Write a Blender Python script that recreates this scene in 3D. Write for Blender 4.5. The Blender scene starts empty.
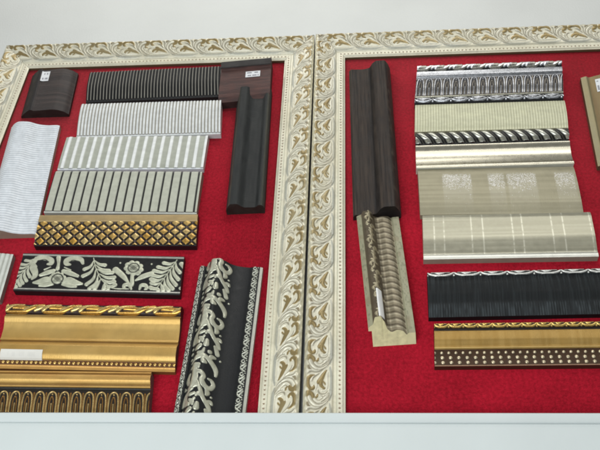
import bpy, math, random
import numpy as np
from mathutils import Matrix, Vector

random.seed(7); rng = np.random.default_rng(7)
scene = bpy.context.scene
C = scene.collection
ZO = 1.5                      # height of the eye above the floor; board heights below are measured from the eye

# ------------------------------------------------------------------ colours
def s(r, g, b):
    f = lambda c: (c/255/12.92) if c/255 <= .04045 else ((c/255+.055)/1.055)**2.4
    return np.array([f(r), f(g), f(b)])
def mix(a, b, t):
    t = np.asarray(t)[..., None]
    return a*(1-t)+b*t
def full(shape, c): return np.broadcast_to(np.asarray(c, float), tuple(shape)+(3,)).copy()
def sst(a, b, x):
    t = np.clip((x-a)/(b-a), 0, 1); return t*t*(3-2*t)

def vnoise(x, y, seed=0):
    def h(i, j):
        n = (i.astype(np.int64)*374761393+j.astype(np.int64)*668265263+seed*2147483) & 0x7fffffff
        n = ((n ^ (n >> 13))*1274126177) & 0x7fffffff
        return ((n ^ (n >> 16)) & 0xffff)/65535.
    xi = np.floor(x); yi = np.floor(y); fx = x-xi; fy = y-yi
    fx = fx*fx*(3-2*fx); fy = fy*fy*(3-2*fy)
    return (h(xi, yi)*(1-fx)+h(xi+1, yi)*fx)*(1-fy)+(h(xi, yi+1)*(1-fx)+h(xi+1, yi+1)*fx)*fy

# ------------------------------------------------------------------ materials
def principled(name, base=None, rough=.5, metal=0., noise=None, bump=None, paint=False, rough_metal=.3,
               coat=0., sheen=0., var=.12, spec=.5):
    m = bpy.data.materials.new(name); m.use_nodes = True
    nt = m.node_tree; N = nt.nodes; Lk = nt.links
    b = N['Principled BSDF']
    tc = N.new('ShaderNodeTexCoord')
    nz = N.new('ShaderNodeTexNoise'); nz.inputs['Scale'].default_value = noise or 60; nz.inputs['Detail'].default_value = 6
    Lk.new(tc.outputs['Object'], nz.inputs['Vector'])
    mr = N.new('ShaderNodeMapRange'); mr.inputs[1].default_value = .3; mr.inputs[2].default_value = .7
    mr.inputs[3].default_value = 1-var; mr.inputs[4].default_value = 1+var
    Lk.new(nz.outputs['Fac'], mr.inputs[0])
    vm = N.new('ShaderNodeVectorMath'); vm.operation = 'SCALE'
    Lk.new(mr.outputs[0], vm.inputs['Scale'])
    if paint:
        at = N.new('ShaderNodeAttribute'); at.attribute_name = 'paint'
        Lk.new(at.outputs['Color'], vm.inputs[0])
        Lk.new(at.outputs['Alpha'], b.inputs['Metallic'])
        r = N.new('ShaderNodeMapRange'); r.inputs[3].default_value = rough; r.inputs[4].default_value = rough_metal
        Lk.new(at.outputs['Alpha'], r.inputs[0])
        ad = N.new('ShaderNodeMath'); ad.operation = 'MULTIPLY'
        Lk.new(r.outputs[0], ad.inputs[0]); Lk.new(mr.outputs[0], ad.inputs[1]); Lk.new(ad.outputs[0], b.inputs['Roughness'])
    else:
        vm.inputs[0].default_value = tuple(base)
        b.inputs['Metallic'].default_value = metal; b.inputs['Roughness'].default_value = rough
    Lk.new(vm.outputs[0], b.inputs['Base Color'])
    b.inputs['Specular IOR Level'].default_value = spec
    if coat: b.inputs['Coat Weight'].default_value = coat; b.inputs['Coat Roughness'].default_value = .15
    if sheen: b.inputs['Sheen Weight'].default_value = sheen; b.inputs['Sheen Roughness'].default_value = .5
    if bump:
        n2 = N.new('ShaderNodeTexNoise'); n2.inputs['Scale'].default_value = bump[0]; n2.inputs['Detail'].default_value = 8
        if len(bump) > 2:
            mp = N.new('ShaderNodeMapping'); mp.inputs['Scale'].default_value = bump[2]
            Lk.new(tc.outputs['Object'], mp.inputs['Vector']); Lk.new(mp.outputs[0], n2.inputs['Vector'])
        else: Lk.new(tc.outputs['Object'], n2.inputs['Vector'])
        bp = N.new('ShaderNodeBump'); bp.inputs['Strength'].default_value = 1; bp.inputs['Distance'].default_value = bump[1]
        Lk.new(n2.outputs['Fac'], bp.inputs['Height']); Lk.new(bp.outputs[0], b.inputs['Normal'])
    return m

M_frame = principled('antique_cream_lacquer', paint=True, rough=.38, rough_metal=.34, noise=35, var=.07, bump=(300, .0006), coat=.25)
M_satin = principled('satin_lacquer', paint=True, rough=.42, rough_metal=.33, noise=45, var=.08, bump=(350, .0004))
M_gloss = principled('leaf_finish', paint=True, rough=.42, rough_metal=.26, noise=80, var=.16, bump=(420, .0003), spec=.3)
M_pearl = principled('pearly_champagne_leaf', paint=True, rough=.4, rough_metal=.27, noise=60, var=.07, bump=(60, .0001, (6, 1, 1)))
M_gold = principled('brushed_gold_leaf', paint=True, rough=.45, rough_metal=.44, noise=30, var=.08, bump=(60, .0005, (14, 1, 1)))
M_black = principled('matt_black_paint', paint=True, rough=.6, rough_metal=.4, noise=40, var=.15, bump=(300, .0004), spec=.22)
M_matt = principled('matt_stained_wood', paint=True, rough=.62, rough_metal=.4, noise=25, var=.25, bump=(90, .0012, (1, 1, 8)), spec=.3)
M_matth = principled('matt_stained_wood_grain_across', paint=True, rough=.55, rough_metal=.4, noise=25, var=.25, bump=(90, .0012, (1, 1, 7)), spec=.35)
M_paper = principled('sticker_paper', paint=True, rough=.7, noise=50, var=.03)
M_wall = principled('painted_wall', s(222, 225, 222), rough=.8, noise=4, var=.035, bump=(180, .0008))
M_ledge = principled('white_laminate', s(208, 216, 215), rough=.5, noise=5, var=.03, bump=(40, .0006))

def felt_material():
    m = bpy.data.materials.new('red_felt'); m.use_nodes = True
    nt = m.node_tree; N = nt.nodes; Lk = nt.links; b = N['Principled BSDF']
    tc = N.new('ShaderNodeTexCoord')
    a = N.new('ShaderNodeTexNoise'); a.inputs['Scale'].default_value = 130; a.inputs['Detail'].default_value = 5; a.inputs['Roughness'].default_value = .7
    c = N.new('ShaderNodeTexNoise'); c.inputs['Scale'].default_value = 9; c.inputs['Detail'].default_value = 4
    for n in (a, c): Lk.new(tc.outputs['Object'], n.inputs['Vector'])
    mx = N.new('ShaderNodeMath'); mx.operation = 'MULTIPLY_ADD'; mx.inputs[1].default_value = .28
    Lk.new(c.outputs['Fac'], mx.inputs[0])
    m2 = N.new('ShaderNodeMath'); m2.operation = 'MULTIPLY'; m2.inputs[1].default_value = .72
    Lk.new(a.outputs['Fac'], m2.inputs[0]); Lk.new(m2.outputs[0], mx.inputs[2])
    cr = N.new('ShaderNodeValToRGB')
    cr.color_ramp.elements[0].position = .34; cr.color_ramp.elements[0].color = (.25, .0045, .0125, 1)
    cr.color_ramp.elements[1].position = .68; cr.color_ramp.elements[1].color = (.60, .013, .036, 1)
    Lk.new(mx.outputs[0], cr.inputs[0]); Lk.new(cr.outputs[0], b.inputs['Base Color'])
    b.inputs['Roughness'].default_value = .95; b.inputs['Specular IOR Level'].default_value = .15
    b.inputs['Sheen Weight'].default_value = .15; b.inputs['Sheen Tint'].default_value = (1, .25, .25, 1)
    bp = N.new('ShaderNodeBump'); bp.inputs['Distance'].default_value = .003; bp.inputs['Strength'].default_value = .6
    n3 = N.new('ShaderNodeTexNoise'); n3.inputs['Scale'].default_value = 260; n3.inputs['Detail'].default_value = 4
    Lk.new(tc.outputs['Object'], n3.inputs['Vector']); Lk.new(n3.outputs['Fac'], bp.inputs['Height']); Lk.new(bp.outputs[0], b.inputs['Normal'])
    return m
M_felt = felt_material()

# ------------------------------------------------------------------ object helpers
def thing(name, label, cat, loc, rot=0., group=None):
    o = bpy.data.objects.new(name, None); C.objects.link(o); o.empty_display_size = .05
    o.location = loc; o.rotation_euler = (0, -math.radians(rot), 0)
    o['label'] = label; o['category'] = cat
    if group: o['group'] = group
    return o

def mesh_obj(name, V, F, mat, parent=None, paint=None, smooth=None, label=None):
    me = bpy.data.meshes.new(name)
    V = np.asarray(V, np.float32); F = np.asarray(F, np.int32)
    me.vertices.add(len(V)); me.vertices.foreach_set('co', V.ravel())
    me.loops.add(F.size); me.loops.foreach_set('vertex_index', F.ravel())
    me.polygons.add(len(F)); me.polygons.foreach_set('loop_start', np.arange(0, F.size, 4, dtype=np.int32))
    try: me.polygons.foreach_set('loop_total', np.full(len(F), 4, np.int32))
    except Exception: pass
    me.update(calc_edges=True)
    if smooth is not None: me.polygons.foreach_set('use_smooth', np.asarray(smooth, bool))
    if paint is not None:
        a = me.attributes.new('paint', 'FLOAT_COLOR', 'POINT'); a.data.foreach_set('color', np.asarray(paint, np.float32).ravel())
    me.materials.append(mat); me.validate()
    o = bpy.data.objects.new(name, me); C.objects.link(o)
    if parent: o.parent = parent
    if label: o['label'] = label
    return o

def box_obj(name, x0, x1, y0, y1, z0, z1, mat, parent=None, bevel=0., paint=None):
    V = [(x, y, z) for x in (x0, x1) for y in (y0, y1) for z in (z0, z1)]
    F = [(0, 1, 3, 2), (4, 6, 7, 5), (0, 4, 5, 1), (2, 3, 7, 6), (0, 2, 6, 4), (1, 5, 7, 3)]
    o = mesh_obj(name, V, F, mat, parent, paint)
    if bevel:
        md = o.modifiers.new('soft_edge', 'BEVEL'); md.width = bevel; md.segments = 3
    return o

# profile across a moulding: control points (v, h) -> smooth callable
def prof(W, pts, smooth=.012):
    n = 800; x = np.linspace(0, 1, n); xp = [p[0] for p in pts]; yp = [p[1] for p in pts]
    xa = np.array(xp, float); ya = np.array(yp, float); hh = np.diff(xa); dl = np.diff(ya)/hh
    mm = np.zeros(len(xa)); mm[0] = dl[0]; mm[-1] = dl[-1]
    for i in range(1, len(xa)-1):                      # monotone cubic: rounded crests and hollows
        if dl[i-1]*dl[i] > 0:
            w1 = 2*hh[i]+hh[i-1]; w2 = hh[i]+2*hh[i-1]; mm[i] = (w1+w2)/(w1/dl[i-1]+w2/dl[i])
    j = np.clip(np.searchsorted(xa, x, side='right')-1, 0, len(xa)-2); q = (x-xa[j])/hh[j]
    y = (2*q**3-3*q**2+1)*ya[j]+(q**3-2*q**2+q)*hh[j]*mm[j]+(-2*q**3+3*q**2)*ya[j+1]+(q**3-q**2)*hh[j]*mm[j+1]
    k = max(1, int(smooth*n)); ker = np.hanning(2*k+1); ker /= ker.sum()
    ys = np.convolve(np.pad(y, k, mode='edge'), ker, 'valid')
    return lambda v: np.interp(np.asarray(v)/W, x, ys)

HMAP = lambda sh: (lambda u, v, h: (u+math.tan(math.radians(sh))*v, -h, -v))
VMAP = lambda sh=0: (lambda u, v, h: (v, -h, -u+math.tan(math.radians(sh))*v))

def strip(name, parent, mat, mp, P, L, W, va=0., vb=1., fn=None, du=.0012, dv=.0012, ua=None, ub=None, base=0.,
          side=(.02, .02, .02), sides=(1, 1), ends=(1, 1), label=None, flip=False, lift=0.):
    """one band of a moulding, v from va*W to vb*W.  fn(U,V)->(dh, rgb, metal)"""
    v = np.linspace(va*W, vb*W, max(2, int(round((vb-va)*W/dv))+1))
    nu = max(2, int(round(L/du))+1); t = np.linspace(0, 1, nu)
    u0 = ua(v) if ua else np.zeros_like(v); u1 = ub(v) if ub else np.full_like(v, L)
    U = u0[None, :]+t[:, None]*(u1-u0)[None, :]; Vv = np.broadcast_to(v[None, :], U.shape)
    dh, rgb, met = fn(U, Vv)
    H = P(Vv)+dh+lift
    col = np.concatenate([rgb, np.broadcast_to(np.asarray(met, float), U.shape)[..., None]], -1)
    nv = len(v); idx = np.arange(nu*nv).reshape(nu, nv)
    X = mp(U, Vv, H); X = np.stack([np.broadcast_to(c, U.shape) for c in X], -1).reshape(-1, 3)
    F = np.stack([idx[:-1, :-1], idx[1:, :-1], idx[1:, 1:], idx[:-1, 1:]], -1).reshape(-1, 4)
    if flip: F = F[:, ::-1]
    Vs = [X]; Fs = [F]; Cs = [col.reshape(-1, 4)]; Sm = [np.ones(len(F), bool)]; n = len(X)
    bs = base(v) if callable(base) else np.full(nv, float(base))
    bd = []
    if sides[0]: bd.append((U[:, 0], Vv[:, 0], H[:, 0], np.full(nu, bs[0])))
    if sides[1]: bd.append((U[:, -1], Vv[:, -1], H[:, -1], np.full(nu, bs[-1])))
    if ends[0]: bd.append((U[0], v, H[0], bs))
    if ends[1]:
        bd.append((U[-1], v, H[-1], bs, L if ub else None))
    for e in bd:
        uu, vv, hh, bb = e[:4]
        ubase = np.full_like(uu, e[4]) if len(e) > 4 and e[4] is not None and callable(ub) and getattr(ub, 'bevel', 0) else uu
        if ubase is not uu: ubase = ub.base(bb)+0*uu
        a = np.stack([np.broadcast_to(c, uu.shape) for c in mp(uu, vv, hh)], -1); b = np.stack([np.broadcast_to(c, uu.shape) for c in mp(ubase, vv, bb)], -1)
        k = len(uu); i = np.arange(k-1)
        f = np.stack([n+i, n+i+1, n+k+i+1, n+k+i], -1)
        Vs += [a, b]; Fs.append(f); Sm.append(np.zeros(len(f), bool))
        cc = np.tile(np.array([*side, 0.]), (2*k, 1)); Cs.append(cc); n += 2*k
    return mesh_obj(name, np.concatenate(Vs), np.concatenate(Fs), mat, parent, np.concatenate(Cs), np.concatenate(Sm), label)

# ------------------------------------------------------------------ ornament canvas: strokes rasterised to height + paint
class Canvas:
    def __init__(self, L, W, bg, res=.0005, wrap=True, bgm=0.):
        self.L, self.W, self.res, self.wrap = L, W, res, wrap
        self.nu, self.nv = int(round(L/res)), int(round(W/res))
        self.h = np.zeros((self.nu, self.nv)); self.c = full((self.nu, self.nv), bg); self.m = np.full((self.nu, self.nv), bgm)
    def stroke(self, pts, col, amp=.003, metal=0., soft=.25, n=None, paint=True, add=False):
        """pts: (u, v, r) in metres; tapered round stroke"""
        p = np.array(pts, float)
        if len(p) == 1: q = p
        else:
            pp = np.vstack([2*p[0]-p[1], p, 2*p[-1]-p[-2]]); pp[:, 2] = np.maximum(pp[:, 2], 1e-5); q = []
            for i in range(1, len(pp)-2):
                d = math.hypot(*(pp[i+1, :2]-pp[i, :2])); k = max(3, int(d/(self.res*1.2)))
                t = np.linspace(0, 1, k, endpoint=False)[:, None]; a, b, c, e = pp[i-1], pp[i], pp[i+1], pp[i+2]
                q.append(.5*((2*b)+(-a+c)*t+(2*a-5*b+4*c-e)*t**2+(-a+3*b-3*c+e)*t**3))
            q = np.vstack(q+[p[-1:]])
        H = np.zeros_like(self.h)
        for u, v, r in q:
            r = max(r, self.res*.7); R = int(r/self.res)+2
            iu, iv = u/self.res, v/self.res
            us = np.arange(int(iu)-R, int(iu)+R+1); vs = np.arange(max(0, int(iv)-R), min(self.nv, int(iv)+R+1))
            if not len(vs): continue
            if self.wrap: ui = us % self.nu; uu = us
            else:
                uu = us[(us >= 0) & (us < self.nu)]; ui = uu
                if not len(uu): continue
            d2 = ((uu[:, None]+.5-iu)**2+(vs[None, :]+.5-iv)**2)*(self.res/r)**2
            val = np.clip(1-d2, 0, 1)
            sub = H[np.ix_(ui, vs)]; H[np.ix_(ui, vs)] = np.maximum(sub, val)
        cov = np.clip(H/soft, 0, 1)
        hh = amp*np.sqrt(H)
        if add: self.h += hh
        else: self.h = np.where(amp >= 0, np.maximum(self.h, hh), np.minimum(self.h, hh)) if amp else self.h
        if paint:
            self.c = self.c*(1-cov[..., None])+np.asarray(col)*cov[..., None]; self.m = self.m*(1-cov)+metal*cov
    def fn(self, v0=0., k=1.):
        def f(U, V):
            x = U/self.res-.5; y = np.clip((V-v0)/self.res-.5, 0, self.nv-1.001)
            if not self.wrap: x = np.clip(x, 0, self.nu-1.001)
            xi = np.floor(x).astype(int); fx = x-xi; yi = np.floor(y).astype(int); fy = y-yi
            a, b = xi % self.nu, (xi+1) % self.nu; c, d = yi, np.minimum(yi+1, self.nv-1)
            def bl(A):
                e = (lambda z: z[..., None]) if A.ndim == 3 else (lambda z: z)
                return (A[a, c]*e(1-fx)+A[b, c]*e(fx))*e(1-fy)+(A[a, d]*e(1-fx)+A[b, d]*e(fx))*e(fy)
            return bl(self.h)*k, bl(self.c), bl(self.m)
        return f

# ================================================================== THE SETTING
wall = box_obj('wall', -3.2, 3.2, .034, .16, ZO-1.5, ZO+4.2, M_wall)
wall['kind'] = 'structure'

# ledge in front of the boards' feet: panel with a rounded nosing
ledge = thing('ledge', 'long plain white ledge running under both framed boards', 'ledge', (0, 0, ZO+.786))
box_obj('nosing', -2.4, 2.4, -.103, .03, -.024, 0, M_ledge, ledge, bevel=.004)
box_obj('front_panel', -2.4, 2.4, -.0995, .03, -.62, -.0242, M_ledge, ledge, bevel=.001)

# ================================================================== FRAMED BOARDS
CREAM = s(226, 221, 198); CREAM2 = s(236, 232, 212); OCHRE = s(156, 137, 92); TAUPE = s(162, 155, 134); GREY = s(176, 176, 162)
FW = .096; PER = .094
def frame_canvas():
    cv = Canvas(PER, FW, CREAM)
    X = lambda x: (x-15)*FW/540; Y = lambda y: y*PER/411; R = lambda r: r*.000195
    def st(pts, col, amp): cv.stroke([(Y(y), X(x), R(r)) for x, y, r in pts], col, amp, .4 if col is OCHRE else 0.)
    # raised cream stems first, then the washed hollows and the gilt leaves
    for pts in ([(84, -10, 7), (118, 48, 9), (185, 82, 10), (255, 70, 9), (330, 15, 7), (372, -60, 5)],
                [(72, 130, 8), (120, 108, 9), (190, 108, 9), (262, 80, 8), (325, 35, 6)],
                [(140, -20, 7), (165, 25, 9), (205, 44, 9), (255, 28, 8), (305, -20, 6)],
                [(112, 232, 8), (135, 190, 9), (180, 152, 9), (240, 128, 7), (290, 80, 5)],
                [(170, 330, 7), (185, 280, 9), (190, 220, 9), (225, 160, 8), (280, 105, 5)],
                [(325, 110, 8), (318, 180, 11), (322, 250, 11), (305, 310, 9), (250, 330, 6)],
                [(180, 400, 7), (225, 392, 9), (280, 398, 8), (322, 362, 7), (345, 300, 5)]):
        st(pts, CREAM2, .0038)
    st([(352, 40, 9), (374, 140, 20), (377, 250, 24), (370, 340, 20), (350, 415, 12)], GREY, .0006)
    st([(392, 60, 4), (402, 160, 6), (402, 300, 6), (390, 400, 4)], s(206, 208, 196), .002)
    for pts in ([(120, -22, 13), (138, 30, 13), (198, 62, 11), (262, 48, 8), (322, 2, 6), (352, -52, 4)],
                [(165, -8, 5), (205, 22, 6), (250, 2, 5), (292, -42, 4)],
                [(66, 12, 5), (108, 72, 7), (170, 98, 8), (240, 88, 7), (312, 38, 5), (362, -34, 4)],
                [(66, 158, 6), (110, 128, 9), (180, 124, 8), (240, 100, 6), (300, 52, 4)],
                [(128, 236, 4), (148, 192, 8), (200, 150, 6), (245, 112, 4)],
                [(238, 382, 5), (290, 380, 6), (332, 342, 4)], [(250, 446, 5), (292, 418, 6), (332, 378, 6), (348, 338, 4)]):
        st(pts, TAUPE, .0010)
    st([(205, 322, 6), (215, 348, 13), (245, 360, 9), (300, 344, 6), (332, 310, 4)], TAUPE, .0018)
    st([(74, 66, 13), (84, 94, 17), (110, 100, 7)], s(142, 130, 102), .0018)
    st([(60, -12, 26), (85, -42, 34), (125, -32, 32), (146, -6, 20), (142, 10, 8)], OCHRE, .0034)
    st([(178, 0, 12), (195, -18, 15), (200, -40, 8)], OCHRE, .0026)
    st([(156, 164, 8), (112, 180, 20), (76, 220, 26), (74, 280, 27), (108, 322, 25), (148, 306, 21), (150, 282, 8)], OCHRE, .0036)
    st([(306, 88, 8), (272, 140, 21), (246, 190, 27), (214, 232, 26), (200, 250, 12)], OCHRE, .0034)
    st([(244, 200, 22), (240, 258, 25), (268, 290, 21), (290, 290, 11)], OCHRE, .0034); st([(262, 212, 9), (288, 240, 13), (294, 250, 7)], OCHRE, .003)
    # beads sunk in the inner strip
    return cv
FC = frame_canvas()
_ff = FC.fn()
def frame_fn(U, V, L=9.):
    V = np.asarray(V); dh, rgb, m = _ff(U, V)
    k = sst(.005, .0095, V)*(1-sst(.064, .072, V))       # ornament only in the carved field
    dh = dh*k*.55; rgb = rgb*k[..., None]+CREAM*(1-k[..., None])
    rim = np.exp(-((V-.0045)/.0035)**2)              # gadrooned outer rim
    dh = dh+rim*.0013*np.sin(U*2*np.pi/.0235+V*150)
    rgb = mix(rgb, s(196, 188, 150), rim*(.25+.25*np.sin(U*2*np.pi/.0235+V*150+2.6)))
    p = .0118; du = ((U+p/2) % p)-p/2; dd = np.hypot(du, V-.0832)
    hole = 1-sst(.0016, .0030, dd)
    dh = dh-hole*.0022; rgb = mix(rgb, s(132, 104, 78), hole*.9)
    d2 = np.abs(V-.0762); rgb = mix(rgb, s(186, 190, 168), (1-sst(.0004, .0014, d2))*.6)
    d3 = np.abs(V-.0900); rgb = mix(rgb, s(186, 186, 166), (1-sst(.0003, .0012, d3))*.5)
    n = vnoise(U*260, V*260, 3)*.6+vnoise(U*70, V*70, 4)*.4
    rgb = rgb*(1-.13*sst(.5, .9, n))[..., None]
    wv = vnoise(U*9+3, V*30, 61); rgb = mix(rgb, full(U.shape, s(196, 188, 158)), sst(.45, .95, wv)*.35)
    mt = np.minimum(np.abs(U-V), np.abs(L-U-V)); rgb = mix(rgb, s(120, 108, 84), np.exp(-(mt/.0007)**2)*.6)
    return dh, rgb, np.clip(.14+.4*rim+m*k, 0, 1)
FP = prof(FW, [(0, .030), (.03, .034), (.09, .037), (.2, .033), (.45, .024), (.62, .019), (.68, .0175), (.72, .0125), (.775, .0115), (.79, .0140), (.93, .0130), (.95, .0110), (1, .0085)], .008)

def board(name_label, x0, x1, zt, zb, rot, group=None):
    Wd = x1-x0; Hd = zt-zb
    t = thing('display_board', name_label, 'display board', (x0, 0, ZO+zt), rot, 'framed sample boards')
    ones = dict(base=-.03, side=tuple(s(96, 84, 60)), du=.0013, dv=.0011)
    sp = {'top': (Wd, lambda u, v, h: (u, -h, -v), False), 'bottom': (Wd, lambda u, v, h: (u, -h, -Hd+v), True),
          'left': (Hd, lambda u, v, h: (v, -h, -u), True), 'right': (Hd, lambda u, v, h: (Wd-v, -h, -u), False)}
    for k, (L, mp, fl) in sp.items():
        for nm, a, b, par, sd in (('frame_rail', 0, .72, t, (1, 0)), ('beaded_lip', .72, 1, None, (0, 1))):
            o = strip(nm, par or rail, M_frame, mp, FP, L, FW, a, b, (lambda U, V, L=L, k=k: frame_fn(L-U if k in ('right', 'top') else U, V, L)), ua=lambda v: v, ub=lambda v, L=L: L-v,
                      sides=sd, ends=(0, 0), flip=fl, **(ones if k != 'bottom' else {**ones, 'du': .003, 'dv': .002}))
            if nm == 'frame_rail': rail = o
    box_obj('felt_panel', FW-.012, Wd-FW+.012, 0, .018, -Hd+FW-.012, -FW+.012, M_felt, t)
    return t
board('left of the two cream and gilt framed red felt boards', -1.196, -.1475, 2.172, .70, -.12)
board('right of the two cream and gilt framed red felt boards', -.1445, .93, 2.174, .70, .10)

# ================================================================== SAMPLES
GROUP = 'moulding samples on the felt boards'
def sample(name, label, d, group=GROUP):
    return thing(name, label, 'moulding sample', (d[0], 0, ZO+d[1]), d[4], group)
def HS(d): return HMAP(d[5])
def plain(col, metal=0., n=.06, seed=0, fs=(60, 300)):
    def f(U, V):
        k = 1+n*(vnoise(U*fs[0], V*fs[1], seed)-.5)*2
        return np.zeros_like(U), full(U.shape, col)*k[..., None], metal
    return f
def ribs(per, duty, hi, lo, amp, mh=0., ml=0., edge=.18, ph=0., round_=True, axis='u', wav=0.):
    """ridges every per metres; duty = share of ridge"""
    def f(U, V):
        q = (U if axis == 'u' else V)/per+ph
        if wav: q = q+wav*np.sin((V if axis == 'u' else U)*55)
        x = np.abs((q % 1)-.5)*2
        k = 1-sst(duty-edge, duty+edge, x)
        hgt = np.sqrt(np.clip(1-(x/max(duty+edge, .01))**2, 0, 1)) if round_ else k
        n = .94+.12*vnoise(U*90, V*220, 5)
        return amp*hgt, mix(lo, hi, k)*n[..., None], mh*k+ml*(1-k)
    return f
def sticker(parent, mp, P, cu, cv, lu, lv, W, lines=3, ink=.75, seed=1, name='price_sticker', tone=(228, 230, 232), rule='u', lift=.0016):
    """thin paper label following the face; dashes of small print"""
    def f(U, V):
        c = full(U.shape, s(*tone)); a, b = (U-cu)/lu, (V-cv)/lv
        if rule == 'v': a, b = b, a
        m = np.zeros_like(U)
        for i in range(lines):
            y = (i+.5)/lines-.5; on = (np.abs(b-y) < .2/lines) & (np.abs(a) < .4) & (vnoise(a*16+i*7.3, a*0+seed, seed) > .42)
            m = np.maximum(m, on*1.)
        return np.zeros_like(U), mix(c, s(95, 95, 105), m*ink), 0.
    o = strip(name, parent, M_paper, lambda u, v, h: mp(u+cu-lu/2, v, h), P, lu, W, (cv-lv/2)/W, (cv+lv/2)/W,
              lambda U, V: f(U+cu-lu/2, V), du=.0008, dv=.0008, lift=lift, side=tuple(s(*tone)*.8), base=lambda v: P(v)+.0002)
    return o

BLK = s(26, 27, 28); BLK2 = s(40, 41, 42); SILV = s(196, 196, 178); GOLD = s(196, 158, 84); GOLDL = s(214, 182, 110); WHITE = s(226, 229, 228)

# placement of each sample: x, z of its top left corner, length/width across, height, tilt, skew
D = dict(
L1=(-1.086,2.045,0.161,0.196,7.7,18.6), L2=(-0.876,2.024,0.436,0.136,1.2,3.5), L3=(-0.441,2.030,0.160,0.170,5.1,-0.3),
L4=(-0.382,1.912,0.106,0.486,0.9,2.8), L5=(-0.871,1.874,0.442,0.142,-0.1,3.8), L6=(-0.890,1.733,0.435,0.132,-1.3,0.7),
L7=(-0.892,1.590,0.437,0.154,-2.0,1.8), L8=(-0.897,1.424,0.447,0.108,-1.0,4.6), L9=(-0.912,1.291,0.442,0.122,-2.5,4.3),
L10=(-0.906,1.126,0.451,0.181,-1.5,2.8), L11=(-0.898,0.931,0.395,0.134,-0.8,5.3), L12=(-0.425,1.240,0.165,0.47,-1.9,-1.4),
L13=(-1.080,1.788,0.152,0.432,4.0,4.8), L14=(-1.057,1.287,0.116,0.124,1.4,2.3), R1=(-0.035,2.002,0.129,0.600,0.9,5.8),
R2=(-0.016,1.386,0.111,0.354,4.1,-2.6), R3=(0.179,1.999,0.441,0.162,0.5,-6.7), R4=(0.163,1.831,0.440,0.107,0.2,-3.8),
R5=(0.157,1.706,0.433,0.139,0.7,-2.6), R6=(0.156,1.567,0.427,0.165,-0.3,-0.4), R7=(0.159,1.396,0.438,0.144,0.3,-2.3),
R8=(0.160,1.209,0.424,0.131,0.9,-2.6), R9=(0.167,1.058,0.396,0.114,0.4,-3.3), R10=(0.670,1.937,0.130,0.370,-3.0,0.5))

# ---- L1 short dark wood block
d = D['L1']; t = sample('moulding_sample', 'short dark brown wood block with white sticker, top left corner of the left board', (d[0]+.006, d[1]-.006, 0, 0, 3.5))
W = .155; P = prof(W, [(0, .006), (.1, .02), (.26, .034), (.34, .030), (.7, .033), (.9, .024), (1, .010)], .03)
def wood(base, dark, fu=6, fv=160, seed=2, n=.5):
    def f(U, V):
        g = vnoise(U*fu, V*fv, seed)*.6+vnoise(U*fu*4, V*fv*2.3, seed+1)*.4
        return np.zeros_like(U), mix(dark, base, np.clip(g*1.3-.1, 0, 1)), 0.
    return f
wf = wood(s(72, 62, 58), s(40, 36, 36), 170, 9, 5)
def l1(U, V):
    dh, c, m = wf(U, V); k = 1-sst(.25*W, .30*W, V)
    return dh-.002*np.exp(-((V-.3*W)/.003)**2), mix(c, s(36, 33, 33), k), m
strip('body', t, M_matth, VMAP(-3), P, .196, W, 0, 1, l1, side=tuple(s(44, 36, 34)), flip=False)
sticker(t, VMAP(-3), P, .034, .058, .046, .026, W, 2, seed=3, rule='v')

# ---- L2 black fluted
d = D['L2']; t = sample('moulding_sample', 'black moulding with close pale ridges, topmost long sample of the left board', d)
W = d[3]; P = prof(W, [(0, .026), (.08, .030), (.5, .033), (.85, .024), (1, .018)], .03)
strip('body', t, M_black, HS(d), P, d[2], W, 0, .95, ribs(.01015, .24, s(148, 145, 136), s(17, 18, 19), .0016, edge=.12), du=.0008, dv=.003, sides=(1, 0), side=tuple(BLK))
strip('lower_fillet', t, M_satin, HS(d), P, d[2], W, .95, 1, plain(BLK), du=.01, dv=.001, sides=(0, 1), side=tuple(BLK))

# ---- L3 red-brown wooden corner block
d = D['L3']; t = sample('moulding_sample', 'red brown wood block with white sticker overlapping the top rail of the left board', d)
W = d[3]; P = prof(W, [(0, .040), (.03, .050), (.19, .0505), (.215, .041), (.5, .040), (.9, .036), (1, .026)], .006)
wf3 = wood(s(92, 62, 56), s(58, 40, 38), 14, 150, 9)
def l3(U, V):
    dh, c, m = wf3(U, V); k = 1-sst(.195*W, .205*W, V)
    return dh, mix(c, s(38, 35, 34), k), m
strip('body', t, M_matth, HMAP(-4), P, d[2], W, 0, 1, l3, side=tuple(s(60, 44, 42)))
sticker(t, HMAP(-4), P, .103, .066, .046, .026, W, 2, seed=8)

# ---- L4 charcoal upright
d = D['L4']; t = sample('moulding_sample', 'charcoal upright moulding with hollow face hanging under the red brown block', d)
W = d[2]; P = prof(W, [(0, .018), (.08, .036), (.15, .044), (.28, .044), (.5, .028), (.75, .027), (.88, .036), (.95, .034), (1, .022)], .02)
def l4(U, V):
    v = V/W; c = mix(s(38, 40, 40), s(48, 50, 49), vnoise(U*20, V*220, 12))
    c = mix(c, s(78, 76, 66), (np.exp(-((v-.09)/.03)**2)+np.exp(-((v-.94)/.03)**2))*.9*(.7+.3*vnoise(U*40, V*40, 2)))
    d_ = np.hypot(U-.115, V-.055); ring = np.exp(-((d_-.016)/.004)**2)*.18
    return np.zeros_like(U), mix(c, s(70, 72, 70), ring), 0.
strip('body', t, M_matt, VMAP(1), P, d[3]-.004, W, 0, 1, l4, side=tuple(s(44, 42, 38)))

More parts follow.
